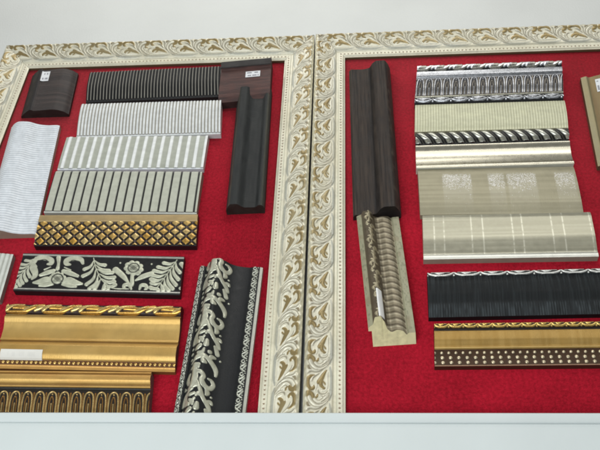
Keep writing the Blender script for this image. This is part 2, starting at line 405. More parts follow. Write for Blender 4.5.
# ---- L5 white ribbed
d = D['L5']; t = sample('moulding_sample', 'glossy white moulding with fine close ribs, directly below the black ribbed sample', d)
W = d[3]; P = prof(W, [(0, .022), (.06, .031), (.3, .0335), (.6, .030), (.85, .0235), (1, .018)], .04)
strip('body', t, M_satin, HS(d), P, d[2], W, 0, .965, ribs(.0101, .62, WHITE, s(150, 146, 134), .0022, edge=.16), du=.0008, dv=.003, sides=(1, 0), side=tuple(s(200, 200, 196)))
strip('lower_fillet', t, M_satin, HS(d), P, d[2], W, .965, 1, plain(WHITE), du=.01, dv=.001, sides=(0, 1), side=tuple(s(210, 212, 212)))

# ---- L6 white flutes / grey green
d = D['L6']; t = sample('moulding_sample', 'white moulding with broad grey green flutes between the fine ribbed and the black lined ones', d)
W = d[3]; P = prof(W, [(0, .019), (.04, .0225), (.5, .0215), (.9, .0185), (1, .0165)], .02)
strip('body', t, M_satin, HS(d), P, d[2], W, 0, .972, ribs(.0262, .36, s(238, 240, 238), s(172, 175, 162), .0022, edge=.16), du=.001, dv=.003, sides=(1, 0), side=tuple(s(190, 192, 186)))
strip('lower_fillet', t, M_satin, HS(d), P, d[2], W, .972, 1, plain(s(226, 230, 234)), du=.01, dv=.001, sides=(0, 1), side=tuple(s(205, 208, 214)))

# ---- L7 pale with black grooves
d = D['L7']; t = sample('moulding_sample', 'pale grey moulding crossed by thin black grooves, directly above the gold lattice one', d)
W = d[3]; P = prof(W, [(0, .020), (.04, .0245), (.5, .0225), (.9, .0185), (1, .0165)], .02)
strip('body', t, M_satin, HS(d), P, d[2], W, 0, .965, ribs(.0252, .79, s(186, 188, 172), s(14, 15, 15), .0022, edge=.06, round_=False), du=.0009, dv=.003, sides=(1, 0), side=tuple(s(120, 118, 105)))
strip('lower_fillet', t, M_satin, HS(d), P, d[2], W, .965, 1, plain(s(196, 198, 190)), du=.01, dv=.001, sides=(0, 1), side=tuple(s(170, 170, 160)))

# ---- L8 gold lattice
d = D['L8']; t = sample('moulding_sample', 'gold and black diamond lattice moulding across the middle of the left board', d)
W = d[3]; P = prof(W, [(0, .018), (.05, .026), (.24, .027), (.27, .022), (.6, .024), (1, .019)], .02)
def lattice(U, V):
    p = .0310; a = (U+V)/p; b = (U-V)/p
    fa = np.abs((a % 1)-.5)*2; fb = np.abs((b % 1)-.5)*2     # 1 on lines
    m = np.maximum(fa, fb); k = 1-sst(.62, .78, m)
    cell = vnoise(np.floor(a)*7.1, np.floor(b)*5.3, 8)
    g = mix(s(206, 160, 74), s(214, 188, 130), np.clip(cell*1.2, 0, 1))
    node = (fa > .8) & (fb > .8)
    c = mix(s(30, 22, 18), g, k); c = mix(c, s(110, 96, 96), node*.7)
    ring = np.exp(-((m-.22)/.09)**2)*k*(vnoise(np.floor(a)*3.3, np.floor(b)*9.1, 4) > .55)
    c = mix(c, s(120, 84, 50), ring*.6)
    return .0032*np.clip((.72-m)/.72, 0, 1)**.6, c, k*.75
strip('upper_band', t, M_gold, HS(d), P, d[2], W, 0, .26, plain(s(176, 152, 108), .45), du=.004, dv=.001, sides=(1, 0), side=tuple(s(60, 48, 30)))
strip('lattice_band', t, M_gloss, HS(d), P, d[2], W, .26, .97, lattice, du=.0009, dv=.0009, sides=(0, 0), side=tuple(BLK))
strip('lower_fillet', t, M_satin, HS(d), P, d[2], W, .97, 1, plain(BLK), du=.01, dv=.001, sides=(0, 1), side=tuple(s(24, 22, 26)))

# ---- L9 black and silver floral, drawn in photograph-like units (x 14..184, y 256..292)
d = D['L9']; t = sample('moulding_sample', 'black moulding with raised silver flowers and feathered leaves', d)
L, W = d[2], d[3]; P = prof(W, [(0, .020), (.04, .0215), (.1, .0195), (.5, .021), (.9, .0195), (.96, .0215), (1, .020)], .015)
cv = Canvas(L, W, s(24, 25, 26), wrap=False)
FX = lambda x, y: (x-19+(y-274)*.22)*L/162; FY = lambda y: (y-253)*W/41
PEW = s(198, 200, 178)
def fl(pts, amp=.0026, col=PEW, metal=.35, **k): cv.stroke([(FX(x, y), FY(y), r*.0035) for x, y, r in pts], col, amp, metal, **k)
def feather(sp, n, la, lb, ang, r=1.45):
    sp = np.array(sp, float)
    for i in range(n):
        q = (i+.5)/n; x, y = np.interp(q, np.linspace(0, 1, len(sp)), sp[:, 0]), np.interp(q, np.linspace(0, 1, len(sp)), sp[:, 1])
        j = min(len(sp)-2, int(q*(len(sp)-1))); dx, dy = sp[j+1]-sp[j]; th = math.atan2(dy, dx)
        w = .55+.75*math.sin(math.pi*min(1, q*1.05+.1))
        for sg, ln in ((1, la), (-1, lb)):
            a = th+sg*ang; l = ln*w
            ex, ey = x+math.cos(a)*l, y+math.sin(a)*l
            mx, my = x+math.cos(a-.25*sg)*l*.55, y+math.sin(a-.25*sg)*l*.55
            if not (255.5 < ey < 290.5):
                kk = min(1, abs(((290 if ey > 290 else 256)-y)/(ey-y+1e-6))); ex = x+(ex-x)*kk; ey = y+(ey-y)*kk; mx = (x+ex)/2; my = (y+ey)/2
            fl([(x+math.cos(a)*.8, y+math.sin(a)*.8, .35), (mx, my, r*.75), (ex, ey, r)])
    fl([(p[0], p[1], .45) for p in sp], .0032)
def hook(x, sg):
    fl([(x-14*sg, 263, 1.1), (x-12*sg, 258.5, 2.0), (x-5*sg, 257.6, 2.3), (x+2*sg, 259.5, 2.3), (x+2.5*sg, 263.5, 2.0), (x-1*sg, 264.5, 1.0)])
    fl([(x-10*sg, 260.5, .4), (x-4*sg, 259.5, .45), (x, 262, .4)], -.0001, s(60, 62, 56), 0)
def flowerA(x):
    hook(x-9, 1); hook(x+9.5+2, -1)
    fl([(x-17, 277, 1.4), (x-10, 274, 2.2), (x-4, 272, 1.8)]); fl([(x+20, 277, 1.4), (x+12, 274, 2.2), (x+6, 272, 1.8)])
    fl([(x+1, 257, 1.9), (x+1, 264, 1.2), (x, 270, 1.6)])
    for a in (-160, -125, -90, -55, -20): fl([(x+3*math.cos(math.radians(a)), 281+3*math.sin(math.radians(a)), 1.3), (x+6.5*math.cos(math.radians(a)), 281+6*math.sin(math.radians(a)), 2.0)])
    for sg in (1, -1):
        fl([(x+sg*4, 283, 1.5), (x+sg*11, 281.5, 2.8), (x+sg*18, 284, 2.4), (x+sg*24, 285, 1.0)])
        fl([(x+sg*5, 286, 1.2), (x+sg*12, 287, 1.9), (x+sg*18, 288, 1.0)])
        fl([(x+sg*7, 268, .5), (x+sg*13, 271, .8)])
    fl([(x, 281, 5.2)], 0., s(30, 31, 31), 0); fl([(x, 281, 4.1)], .0036)
    for i in (-1.6, -.5, .6, 1.7):
        fl([(x+i*1.3-3.2, 278, .22), (x+i*1.3+3.2, 284, .2)], 0., s(40, 42, 38), 0); fl([(x+i*1.3+3.2, 278, .22), (x+i*1.3-3.2, 284, .2)], 0., s(40, 42, 38), 0)
def sunflower(x):
    for k in range(9):
        a = 2*math.pi*k/9+.3; fl([(x+3.5*math.cos(a), 267+3.2*math.sin(a), 1.5), (x+7*math.cos(a), 267+6*math.sin(a), 2.4)])
    fl([(x, 267, 5.0)], 0., s(30, 31, 31), 0); fl([(x, 267, 4.0)], .0036)
    for i in (-1.6, -.5, .6, 1.7):
        fl([(x+i*1.3-3.2, 264, .24), (x+i*1.3+3.2, 270, .2)], 0., s(40, 42, 38), 0); fl([(x+i*1.3+3.2, 264, .24), (x+i*1.3-3.2, 270, .2)], 0., s(40, 42, 38), 0)
    fl([(x-2, 275, 1.4), (x-3, 284, 1.6), (x-4.5, 287, .6)]); 
    fl([(x-6, 283, .8), (x-11, 276, 2.2), (x-18, 269, 2.6)]); fl([(x+1, 280, .8), (x+8, 276, 2.2), (x+17, 272.5, 2.2)])
    for sg in (1, -1): fl([(x+sg*4, 289, .9), (x+sg*6, 285, 1.5), (x+sg*10, 285, 1.7), (x+sg*11, 288, 1.2), (x+sg*9, 289, .7)])
    fl([(x-13, 261.5, .8)]); fl([(x+18, 262, .8)])
feather([(36, 257), (30, 266), (22, 277), (15, 290)], 7, 9.5, 9.5, .75)
fl([(31, 262, 1), (35, 270, 2.4), (36, 277, 2.2), (33, 281, 1)])
flowerA(58.5)
feather([(95, 257), (97, 268), (102, 280), (110, 288)], 7, 15, 12.5, .95, 1.75)
fl([(104, 286, .6), (115, 289, .5), (128, 289, .4)])
sunflower(134.5)
feather([(178, 257), (171, 267), (163, 278), (154, 289)], 7, 12.5, 12.5, .85, 1.75)
fl([(182, 261, 2.0), (184, 265, 1.6)]); fl([(178, 287, 1.4)]); fl([(149, 289, .5), (156, 289.5, .5)])
def fnf(U, V, g=cv.fn()):
    dh, c, m = g(U, V); y = V/W
    k = np.clip(np.exp(-((y-.045)/.016)**2)+np.exp(-((y-.945)/.016)**2), 0, 1)
    return dh*sst(.06, .09, y)*(1-sst(.9, .93, y)), mix(c, s(206, 206, 196), k*.95), m*(1-k)+.5*k
strip('carved_face', t, M_gloss, HS(d), P, L, W, 0, 1, fnf, du=.0008, dv=.0008, side=tuple(s(26, 26, 28)))

# ---- small running bands
def band_rope_leaf(per, W, bg, hi, hi2, metal=.85, r=1.35):
    """twisted leaf band"""
    c = Canvas(per, W, bg, res=min(.0005, W/26)); w = W; p = per
    def st(pts, col, amp=.0028): c.stroke([(a*p, b*w, q*w*r) for a, b, q in pts], col, amp, metal)
    st([(.02, .75, .10), (.12, .35, .14), (.3, .16, .12), (.46, .2, .07)], hi)
    st([(.05, .86, .06), (.25, .86, .10), (.5, .84, .12), (.68, .6, .12), (.86, .25, .12), (1.0, .12, .06)], hi2)
    st([(.2, .55, .07), (.34, .45, .15), (.5, .5, .12), (.6, .45, .05)], hi2)
    st([(.5, .74, .07), (.7, .40, .09), (.82, .15, .06)], hi)
    st([(.8, .75, .08), (.92, .5, .14), (1.02, .3, .08)], hi)
    return c
def band_scallop(per, W, bg, hi, metal=.9):
    c = Canvas(per, W, bg, res=min(.0005, W/24)); w = W; p = per
    def st(pts, amp=.0018): c.stroke([(a*p, b*w, q*w*1.25) for a, b, q in pts], hi, amp, metal)
    st([(0, .25, .10), (.1, .6, .13), (.28, .82, .13), (.5, .88, .13), (.72, .82, .13), (.9, .6, .13), (1, .25, .10)])
    st([(.28, .3, .07), (.45, .5, .15), (.62, .36, .10)]); st([(.0, .85, .12)]); st([(.15, .15, .08), (.5, .12, .09), (.85, .15, .08)])
    return c
def band_chain(per, W, bg, hi, metal=.6):
    c = Canvas(per, W, bg, res=.0004); w = W; p = per
    def st(pts, amp=.0026): c.stroke([(a*p, b*w, q*w) for a, b, q in pts], hi, amp, metal)
    st([(.02, .5, .08), (.08, .25, .10), (.2, .2, .10), (.28, .42, .10), (.22, .62, .09), (.12, .6, .07)])
    st([(.30, .85, .07), (.42, .6, .15), (.52, .28, .12), (.56, .12, .06)]); st([(.46, .9, .08), (.60, .72, .15), (.72, .5, .10)])
    st([(.64, .14, .08), (.76, .26, .14), (.88, .55, .13), (.96, .85, .08)]); st([(.78, .85, .10)]); st([(.10, .88, .10)]); st([(.38, .15, .08)])
    return c
def band_arches(per, W, bg, hi, hi2, metal=.85):
    c = Canvas(per, W, bg, res=.0005); w = W; p = per
    def st(pts, col, amp=.0025): c.stroke([(a*p, b*w, q*p) for a, b, q in pts], col, amp, metal)
    st([(.12, 1.0, .06), (.13, .45, .06), (.22, .16, .06), (.5, .05, .065), (.78, .16, .06), (.87, .45, .06), (.88, 1.0, .06)], hi)
    st([(.34, 1., .045), (.35, .55, .045), (.42, .34, .045), (.5, .28, .05), (.58, .34, .045), (.65, .55, .045), (.66, 1., .045)], hi2)
    st([(.5, 1., .04), (.5, .6, .05)], hi); st([(.0, 1., .05), (.0, .35, .045), (.0, .12, .07)], hi2)
    st([(.5, .17, .06)], hi)
    return c
def seg(cvs, W, va, **k): return cvs.fn(v0=va*W, **k)

# ---- L10 large gold
d = D['L10']; t = sample('moulding_sample', 'wide bright gold moulding with twisted leaf edge, beaded rim and white sticker', d)
L, W = d[2], d[3]
P = prof(W, [(0, .020), (.03, .028), (.09, .033), (.16, .030), (.19, .024), (.22, .028), (.3, .0215), (.42, .0165), (.52, .0165), (.565, .019), (.575, .014), (.60, .018), (.68, .0265), (.78, .0275), (.86, .022), (.885, .0175), (.94, .018), (.955, .0155), (1, .0140)], .006)
b1 = band_rope_leaf(.096, .185*W, s(44, 28, 22), s(218, 190, 124), s(196, 152, 78))
strip('leaf_band', t, M_gloss, HS(d), P, L, W, 0, .185, seg(b1, W, 0), du=.0009, dv=.0008, sides=(1, 0), side=tuple(s(38, 28, 26)))
def gface(U, V):
    v = V/W; c = mix(s(192, 154, 84), s(206, 172, 104), vnoise(U*14, V*30, 6))
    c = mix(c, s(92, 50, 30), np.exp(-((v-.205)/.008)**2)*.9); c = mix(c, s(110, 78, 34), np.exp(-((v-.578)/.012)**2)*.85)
    return np.zeros_like(U), c, .6
strip('gold_face', t, M_gold, HS(d), P, L, W, .185, .875, gface, du=.004, dv=.0007, sides=(0, 0), side=tuple(s(70, 60, 52)))
def beads(per, v0, r, base, hi, amp=.0025, metal=.8, W=W):
    def f(U, V):
        du = ((U+per/2) % per)-per/2; q = np.clip(1-(du**2+(V-v0)**2)/r**2, 0, 1)
        return amp*np.sqrt(q), mix(base, hi, np.clip(q*4, 0, 1)), metal*.4+metal*.6*np.clip(q*4, 0, 1)
    return f
strip('bead_row', t, M_gloss, HS(d), P, L, W, .875, .945, beads(.0118, .91*W, .0042, s(96, 62, 36), s(222, 186, 112)), du=.0008, dv=.0008, sides=(0, 0), side=tuple(s(60, 50, 40)))
strip('lower_fillet', t, M_gold, HS(d), P, L, W, .945, 1, plain(s(206, 160, 92), .7), du=.01, dv=.001, sides=(0, 1), side=tuple(s(120, 84, 44)))
sticker(t, HS(d), P, .068, .815*W, .106, .024, W, 1, .05, 5, tone=(226, 224, 216))

# ---- L11 gold + black arches
d = D['L11']; t = sample('moulding_sample', 'dark gold moulding with a row of small arches, just above the ledge', d)
L, W = d[2], .150
P = prof(W, [(0, .028), (.03, .032), (.05, .026), (.08, .034), (.16, .037), (.22, .032), (.24, .027), (.26, .030), (.3, .024), (.34, .026), (.6, .024), (.7, .022), (.72, .025), (.74, .021), (1, .02)], .008)
def g11(U, V):
    v = V/W; c = mix(s(192, 148, 82), s(208, 170, 100), vnoise(U*14, V*60, 6))
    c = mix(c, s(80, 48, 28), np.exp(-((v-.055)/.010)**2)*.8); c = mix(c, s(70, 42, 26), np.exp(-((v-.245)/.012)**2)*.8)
    return np.zeros_like(U), c, .6
strip('gold_band', t, M_gold, HS(d), P, L, W, 0, .28, g11, du=.004, dv=.0007, sides=(1, 0), side=tuple(s(86, 80, 76)))
strip('black_band', t, M_satin, HS(d), P, L, W, .28, .34, plain(s(28, 26, 22), 0, .3, 4, (300, 300)), du=.002, dv=.001, sides=(0, 0), side=tuple(s(78, 76, 74)))
b2 = band_arches(.0297, .36*W, s(34, 28, 22), s(206, 178, 120), s(150, 112, 62))
strip('arch_band', t, M_gloss, HS(d), P, L, W, .34, .70, seg(b2, W, .34), du=.0008, dv=.0008, sides=(0, 0), side=tuple(s(78, 76, 74)))
strip('lower_fillet', t, M_gold, HS(d), P, L, W, .70, .755, plain(s(176, 148, 92), .6), du=.01, dv=.001, sides=(0, 0), side=tuple(s(78, 76, 74)))
b2b = band_scallop(.024, .245*W, s(30, 26, 22), s(150, 128, 80))
strip('lower_band', t, M_gloss, HS(d), P, L, W, .755, 1, seg(b2b, W, .755), du=.001, dv=.001, sides=(0, 1), side=tuple(BLK))

# ---- L12 black upright with silver scrolls
d = D['L12']; t = sample('moulding_sample', 'black upright moulding with bold silver scrolls, right of the wide gold one', d)
L, W = d[3], d[2]
P = prof(W, [(0, .018), (.06, .021), (.09, .019), (.15, .030), (.24, .050), (.34, .054), (.42, .046), (.52, .030), (.64, .021), (.8, .017), (.85, .019), (.95, .020), (1, .0165)], .012)
SC = s(200, 200, 180)
cv12 = Canvas(.164, .62*W, s(24, 26, 27)); w_ = .62*W
def sc(pts, amp=.0026): cv12.stroke([((y-40)*.0005, (x-60+(y-90)*.147)*.000465-.075*W, q*.00066) for x, y, q in pts], SC, amp, .55)
sc([(135, 45, 8), (155, 42, 10), (170, 50, 6)])
sc([(150, 60, 10), (152, 85, 12), (150, 110, 14), (138, 135, 10), (118, 155, 6)], .003)
sc([(120, 75, 6), (110, 100, 8), (116, 125, 6)])
sc([(160, 70, 8), (185, 78, 8), (195, 95, 8), (186, 115, 9), (200, 140, 9), (222, 145, 8), (238, 125, 7), (232, 105, 6), (218, 101, 4)])
sc([(165, 125, 5), (180, 165, 7), (192, 200, 7), (212, 230, 8), (220, 255, 6)])
sc([(140, 160, 5), (112, 175, 8), (98, 200, 11), (104, 228, 10), (122, 240, 6)])
sc([(128, 190, 7), (150, 185, 6)]); sc([(165, 235, 7), (160, 255, 11)]); sc([(205, 255, 7), (212, 290, 8)]); sc([(178, 292, 8)])
sc([(128, 262, 9), (112, 272, 10)]); sc([(82, 290, 6)]); sc([(80, 322, 5)]); sc([(228, 185, 4)]); sc([(150, 212, 6)]); sc([(84, 262, 5)])
sc([(85, 345, 5), (110, 325, 10), (140, 318, 10), (165, 325, 8), (190, 350, 9), (203, 375, 8), (202, 400, 5)])
sc([(98, 360, 7), (122, 366, 8)]); sc([(150, 282, 5), (140, 300, 8), (120, 300, 7)]); sc([(225, 320, 4)])
sc([(176, 150, 4), (160, 142, 9), (146, 150, 6)]); sc([(186, 196, 4), (172, 186, 8), (160, 196, 5)]); sc([(206, 214, 4), (222, 208, 7), (230, 218, 4)])
sc([(206, 152, 4), (212, 168, 8), (206, 182, 4)]); sc([(86, 208, 4), (80, 222, 8), (88, 236, 4)]); sc([(124, 214, 4), (138, 226, 9), (142, 240, 5)])
sc([(176, 330, 4), (186, 314, 8), (200, 312, 5)]); sc([(140, 330, 4), (146, 345, 9), (158, 352, 5)]); sc([(100, 150, 4), (88, 142, 7), (84, 128, 4)])
g12 = cv12.fn(v0=.075*W)
def f12(U, V):
    dh, c, m = g12(U+.02, V); v = V/W; k = sst(.10, .13, v)*(1-sst(.66, .69, v))
    fine = 1+.25*(vnoise(U*4, V*900, 3)-.5)
    return dh*k, mix(s(22, 24, 26)*fine[..., None], c, k), m*k
strip('carved_face', t, M_gloss, VMAP(0), P, L, W, .075, .84, f12, du=.0009, dv=.0009, sides=(0, 0), side=tuple(BLK))
bs = band_scallop(.021, .075*W, s(30, 30, 30), s(186, 188, 176))
strip('left_rim', t, M_gloss, VMAP(0), P, L, W, 0, .075, seg(bs, W, 0), du=.0009, dv=.0006, sides=(1, 0), side=tuple(BLK))
be = band_chain(.034, .105*W, s(22, 23, 24), s(206, 208, 194))
strip('ornament_band', t, M_gloss, VMAP(0), P, L, W, .84, .945, seg(be, W, .84), du=.0008, dv=.0006, sides=(0, 0), side=tuple(BLK))
def f12e(U, V):
    v = V/W; k = sst(.958, .968, v); return np.zeros_like(U), mix(full(U.shape, s(26, 26, 27)), s(196, 196, 184), k), .4*k
strip('right_rim', t, M_satin, VMAP(0), P, L, W, .945, 1, f12e, du=.01, dv=.0006, sides=(0, 1), side=tuple(s(150, 148, 140)))

# ---- L13 white wavy upright
d = D['L13']; t = sample('moulding_sample', 'white upright moulding with fine wavy cross ribs at the left photo edge', d)
L, W = d[3], d[2]; P = prof(W, [(0, .014), (.08, .028), (.22, .038), (.38, .036), (.6, .022), (.8, .017), (.95, .017), (1, .013)], .05)
strip('body', t, M_satin, VMAP(-3), P, L, W, 0, 1, ribs(.0086, .55, s(228, 232, 236), s(196, 202, 208), .0009, edge=.35, wav=0.), du=.0008, dv=.0025, side=tuple(s(150, 140, 124)))

# ---- L14 pale corner at the left edge
d = D['L14']; t = sample('moulding_sample', 'pale grey moulding with lengthwise lines cut by the left edge of the photo', d)
L, W = .15, d[2]; P = prof(W, [(0, .02), (.5, .026), (.85, .02), (1, .016)], .04)
strip('body', t, M_satin, VMAP(0), P, L, W, 0, 1, ribs(.012, .6, s(206, 208, 200), s(168, 170, 160), .0014, edge=.3, axis='v'), du=.004, dv=.0008, side=tuple(s(120, 118, 110)))

# ---- R1 long dark upright
d = D['R1']; t = sample('moulding_sample', 'long dark brown upright moulding with raised right shoulder on the right board', d)
L, W = d[3], d[2]; P = prof(W, [(0, .014), (.05, .022), (.3, .020), (.48, .024), (.58, .044), (.68, .052), (.85, .052), (.93, .040), (1, .016)], .02)
def r1(U, V):
    g = vnoise(U*7, V*260, 21)*.6+vnoise(U*30, V*500, 22)*.4; v = V/W
    c = mix(s(38, 33, 31), s(70, 60, 52), np.clip(g*1.4-.3, 0, 1))
    c = mix(c, s(92, 82, 70), np.exp(-((v-.9)/.04)**2)*sst(.5, .9, vnoise(U*60, V*160, 5))*.45)
    c = mix(c, s(26, 25, 26), np.exp(-((v-.5)/.03)**2)*.7)
    return .0008*g, c, 0.
strip('body', t, M_matt, VMAP(1), P, L, W, 0, 1, r1, side=tuple(s(34, 31, 30)))

# ---- R2 silver ornate upright with raw wood cut end
d = D['R2']; t = sample('moulding_sample', 'weathered silver upright moulding with bare wood cut end and narrow white sticker', d)
W = .112; Lb = 1.376-.996
P = prof(W, [(0, .036), (.06, .040), (.1, .042), (.16, .056), (.26, .057), (.34, .047), (.40, .033), (.5, .026), (.62, .029), (.74, .026), (.82, .019), (.86, .022), (1, .022)], .012)
class _B:
    bevel = 1
    def __call__(self, v): return Lb-.85*P(v)
    def base(self, b): return Lb-.85*np.asarray(b)
ub = _B(); MPR = VMAP(0)
rab = lambda v: np.where(v < .075*W, .030, 0.)
cvr = Canvas(.075, .32*W, s(92, 82, 66), bgm=.3)
for q in range(11):
    a = rng.random(); b = .15+.7*rng.random(); th = rng.random()*6.28
    cvr.stroke([(a*.075, b*.32*W, .002), (a*.075+.008*math.cos(th), b*.32*W+.005*math.sin(th), .0040), (a*.075+.013*math.cos(th+.7), b*.32*W+.009*math.sin(th+.7), .0015)], s(176, 166, 138), .003, .5)
def strip_spot(seed):
    def f(U, V):
        n = vnoise(U*150, V*260, seed); m = vnoise(U*40, V*90, seed+3)
        c = mix(s(156, 153, 126), s(122, 124, 98), sst(.6, .85, n)*.7); c = mix(c, s(140, 128, 102), sst(.6, .85, m)*.6)
        return .0004*n, c, .1
    return f
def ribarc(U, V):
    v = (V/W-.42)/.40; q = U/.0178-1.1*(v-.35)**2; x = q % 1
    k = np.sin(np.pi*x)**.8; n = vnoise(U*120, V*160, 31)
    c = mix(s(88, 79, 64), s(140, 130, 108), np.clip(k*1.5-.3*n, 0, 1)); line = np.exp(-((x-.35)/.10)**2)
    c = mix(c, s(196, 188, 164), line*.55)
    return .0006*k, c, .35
kw = dict(ub=ub, base=rab, side=tuple(s(214, 208, 164)), du=.0011, dv=.0009)
strip('spotted_edge', t, M_satin, MPR, P, Lb, W, 0, .11, strip_spot(41), sides=(1, 0), **kw)
strip('scroll_band', t, M_gloss, MPR, P, Lb, W, .11, .42, cvr.fn(v0=.11*W), sides=(0, 0), **kw)
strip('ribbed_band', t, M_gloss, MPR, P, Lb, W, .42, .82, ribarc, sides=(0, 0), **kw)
strip('spotted_edge', t, M_satin, MPR, P, Lb, W, .82, 1, strip_spot(47), sides=(0, 1), **kw)
sticker(t, MPR, P, .292, .305*W, .080, .014, W, 1, .1, 6, rule='v', tone=(244, 244, 240), lift=.0042)

# ---- R3 silver ornate
d = D['R3']; t = sample('moulding_sample', 'shiny antique silver moulding with a row of arches, topmost long sample of the right board', d)
L, W = d[2], d[3]
P = prof(W, [(0, .026), (.06, .036), (.14, .034), (.17, .028), (.22, .037), (.32, .036), (.38, .030), (.42, .033), (.6, .030), (.8, .022), (.84, .026), (.87, .021), (.93, .024), (.97, .019), (1, .017)], .008)
S1 = s(206, 208, 212); S2 = s(150, 150, 148); DK = s(30, 30, 33)
bb = band_rope_leaf(.0555, .17*W, DK, S1, s(168, 166, 156), .9)
strip('upper_band', t, M_gloss, HS(d), P, L, W, 0, .17, seg(bb, W, 0), du=.0008, dv=.0007, sides=(1, 0), side=tuple(DK))
def r3f(U, V):
    v = V/W; c = mix(s(176, 178, 182), s(150, 152, 156), sst(.25, .38, v)); c = mix(c, s(30, 30, 32), np.exp(-((v-.185)/.012)**2)); return np.zeros_like(U), c, .92
strip('silver_fillet', t, M_gloss, HS(d), P, L, W, .17, .38, r3f, du=.004, dv=.0007, sides=(0, 0), side=tuple(DK))
ba = band_arches(.0272, .43*W, s(46, 44, 46), S1, s(142, 136, 126), .9)
strip('arch_band', t, M_gloss, HS(d), P, L, W, .38, .81, seg(ba, W, .38), du=.0008, dv=.0008, sides=(0, 0), side=tuple(DK))
strip('lower_fillet', t, M_gloss, HS(d), P, L, W, .81, .86, plain(s(196, 192, 174), .85), du=.01, dv=.0008, sides=(0, 0), side=tuple(DK))
bc = band_scallop(.0545, .11*W, DK, S1, .9)
strip('scalloped_band', t, M_gloss, HS(d), P, L, W, .86, .97, seg(bc, W, .86), du=.0008, dv=.0007, sides=(0, 0), side=tuple(DK))
strip('black_edge', t, M_black, HS(d), P, L, W, .97, 1, plain(BLK), du=.01, dv=.001, sides=(0, 1), side=tuple(BLK))

# ---- R4 cream fine lines
d = D['R4']; t = sample('moulding_sample', 'plain cream moulding with faint fine cross lines, under the antique silver arches', d)
L, W = d[2], d[3]; P = prof(W, [(0, .020), (.1, .024), (.5, .026), (.85, .022), (1, .018)], .04)
strip('body', t, M_satin, HS(d), P, L, W+.006, 0, 1, ribs(.0078, .6, s(206, 206, 176), s(184, 182, 150), .0008, edge=.35, mh=.15), du=.0009, dv=.003, side=tuple(s(160, 156, 130)))

# ---- R5 rope + silver cove
d = D['R5']; t = sample('moulding_sample', 'champagne moulding with a black and silver twisted rope along its top edge', d)
L, W = d[2], d[3]; P = prof(W, [(0, .018), (.05, .030), (.14, .036), (.24, .032), (.29, .020), (.33, .019), (.37, .026), (.5, .0205), (.68, .0175), (.85, .0205), (.95, .027), (1, .026)], .01)
def rope(U, V):
    v = V/(.29*W); q = (U-.030*v+.006*np.sin(v*3.1))/.0305; x = q % 1
    k = np.clip(np.sin(np.pi*np.clip(x/.64, 0, 1)), 0, 1)**.6*(x < .64); k2 = np.exp(-((x-.82)/.05)**2)
    c = mix(full(U.shape, s(26, 26, 28)), s(204, 204, 192), sst(.2, .8, k)); c = mix(c, s(96, 92, 82), k2*.7)
    return .0035*k, c, .85*sst(.2, .8, k)
strip('rope_band', t, M_gloss, HS(d), P, L, W, 0, .29, rope, du=.0008, dv=.0007, sides=(1, 0), side=tuple(BLK))
strip('black_groove', t, M_satin, HS(d), P, L, W, .29, .345, plain(BLK), du=.01, dv=.0008, sides=(0, 0), side=tuple(s(90, 86, 70)))
strip('champagne_cove', t, M_pearl, HS(d), P, L, W, .345, 1, plain(s(180, 176, 160), .95, .05, 7, (8, 120)), du=.003, dv=.0008, sides=(0, 1), side=tuple(s(200, 198, 184)))

# ---- R6 champagne glitter
d = D['R6']; t = sample('moulding_sample', 'champagne moulding with four square patches of silver glitter', d)
L, W = d[2], d[3]; P = prof(W, [(0, .020), (.1, .024), (.4, .0265), (.75, .024), (1, .018)], .04)
def glit(U, V):
    u = U/L; v = V/W; m = np.zeros_like(U)
    for a, b in ((.155, .335), (.445, .545), (.565, .745), (.865, .985)): m = np.maximum(m, sst(a-.006, a+.006, u)*(1-sst(b-.006, b+.006, u)))
    m = m*sst(.12, .2, v)*(1-sst(.42, .92, v)*.85)
    n = rng.random(U.shape); m2 = m*.20; on = (n > .60+.3*sst(.3, .6, v)+.3*vnoise(U*190, V*190, 8))*m*(.5+.5*rng.random(U.shape))
    c = mix(mix(s(164, 158, 134), s(146, 141, 118), vnoise(U*5, V*180, 3)), s(206, 204, 194), m2); c = mix(c, s(240, 240, 242), on)
    return on*.0012*rng.random(U.shape), c, .5*(1-on)+.75*on
strip('body', t, M_gold, HS(d), P, L, W, 0, 1, glit, du=.0013, dv=.0013, side=tuple(s(150, 146, 124)))

# ---- R7 champagne with pale lines
d = D['R7']; t = sample('moulding_sample', 'champagne moulding crossed by pairs of thin pale lines with a pearly lower rim', d)
L, W = d[2], d[3]; P = prof(W, [(0, .022), (.1, .026), (.5, .026), (.8, .020), (.88, .018), (.94, .021), (1, .020)], .02)
def r7(U, V):
    u = U/L; v = V/W; c = mix(s(152, 149, 130), s(168, 165, 146), vnoise(U*4+V*2, V*200, 13))
    for a in (.067, .125, .288, .355, .529, .587, .76, .827, .985): c = mix(c, s(220, 218, 200), np.exp(-((u-a)/.0035)**2)*(.25+.45*(vnoise(U*90, V*160, 3) > .4)))
    k = sst(.86, .93, v); c = mix(c, s(222, 222, 212), k)
    return np.zeros_like(U), c, .5
strip('body', t, M_pearl, HS(d), P, L, W, 0, 1, r7, du=.0013, dv=.0012, side=tuple(s(150, 146, 130)))

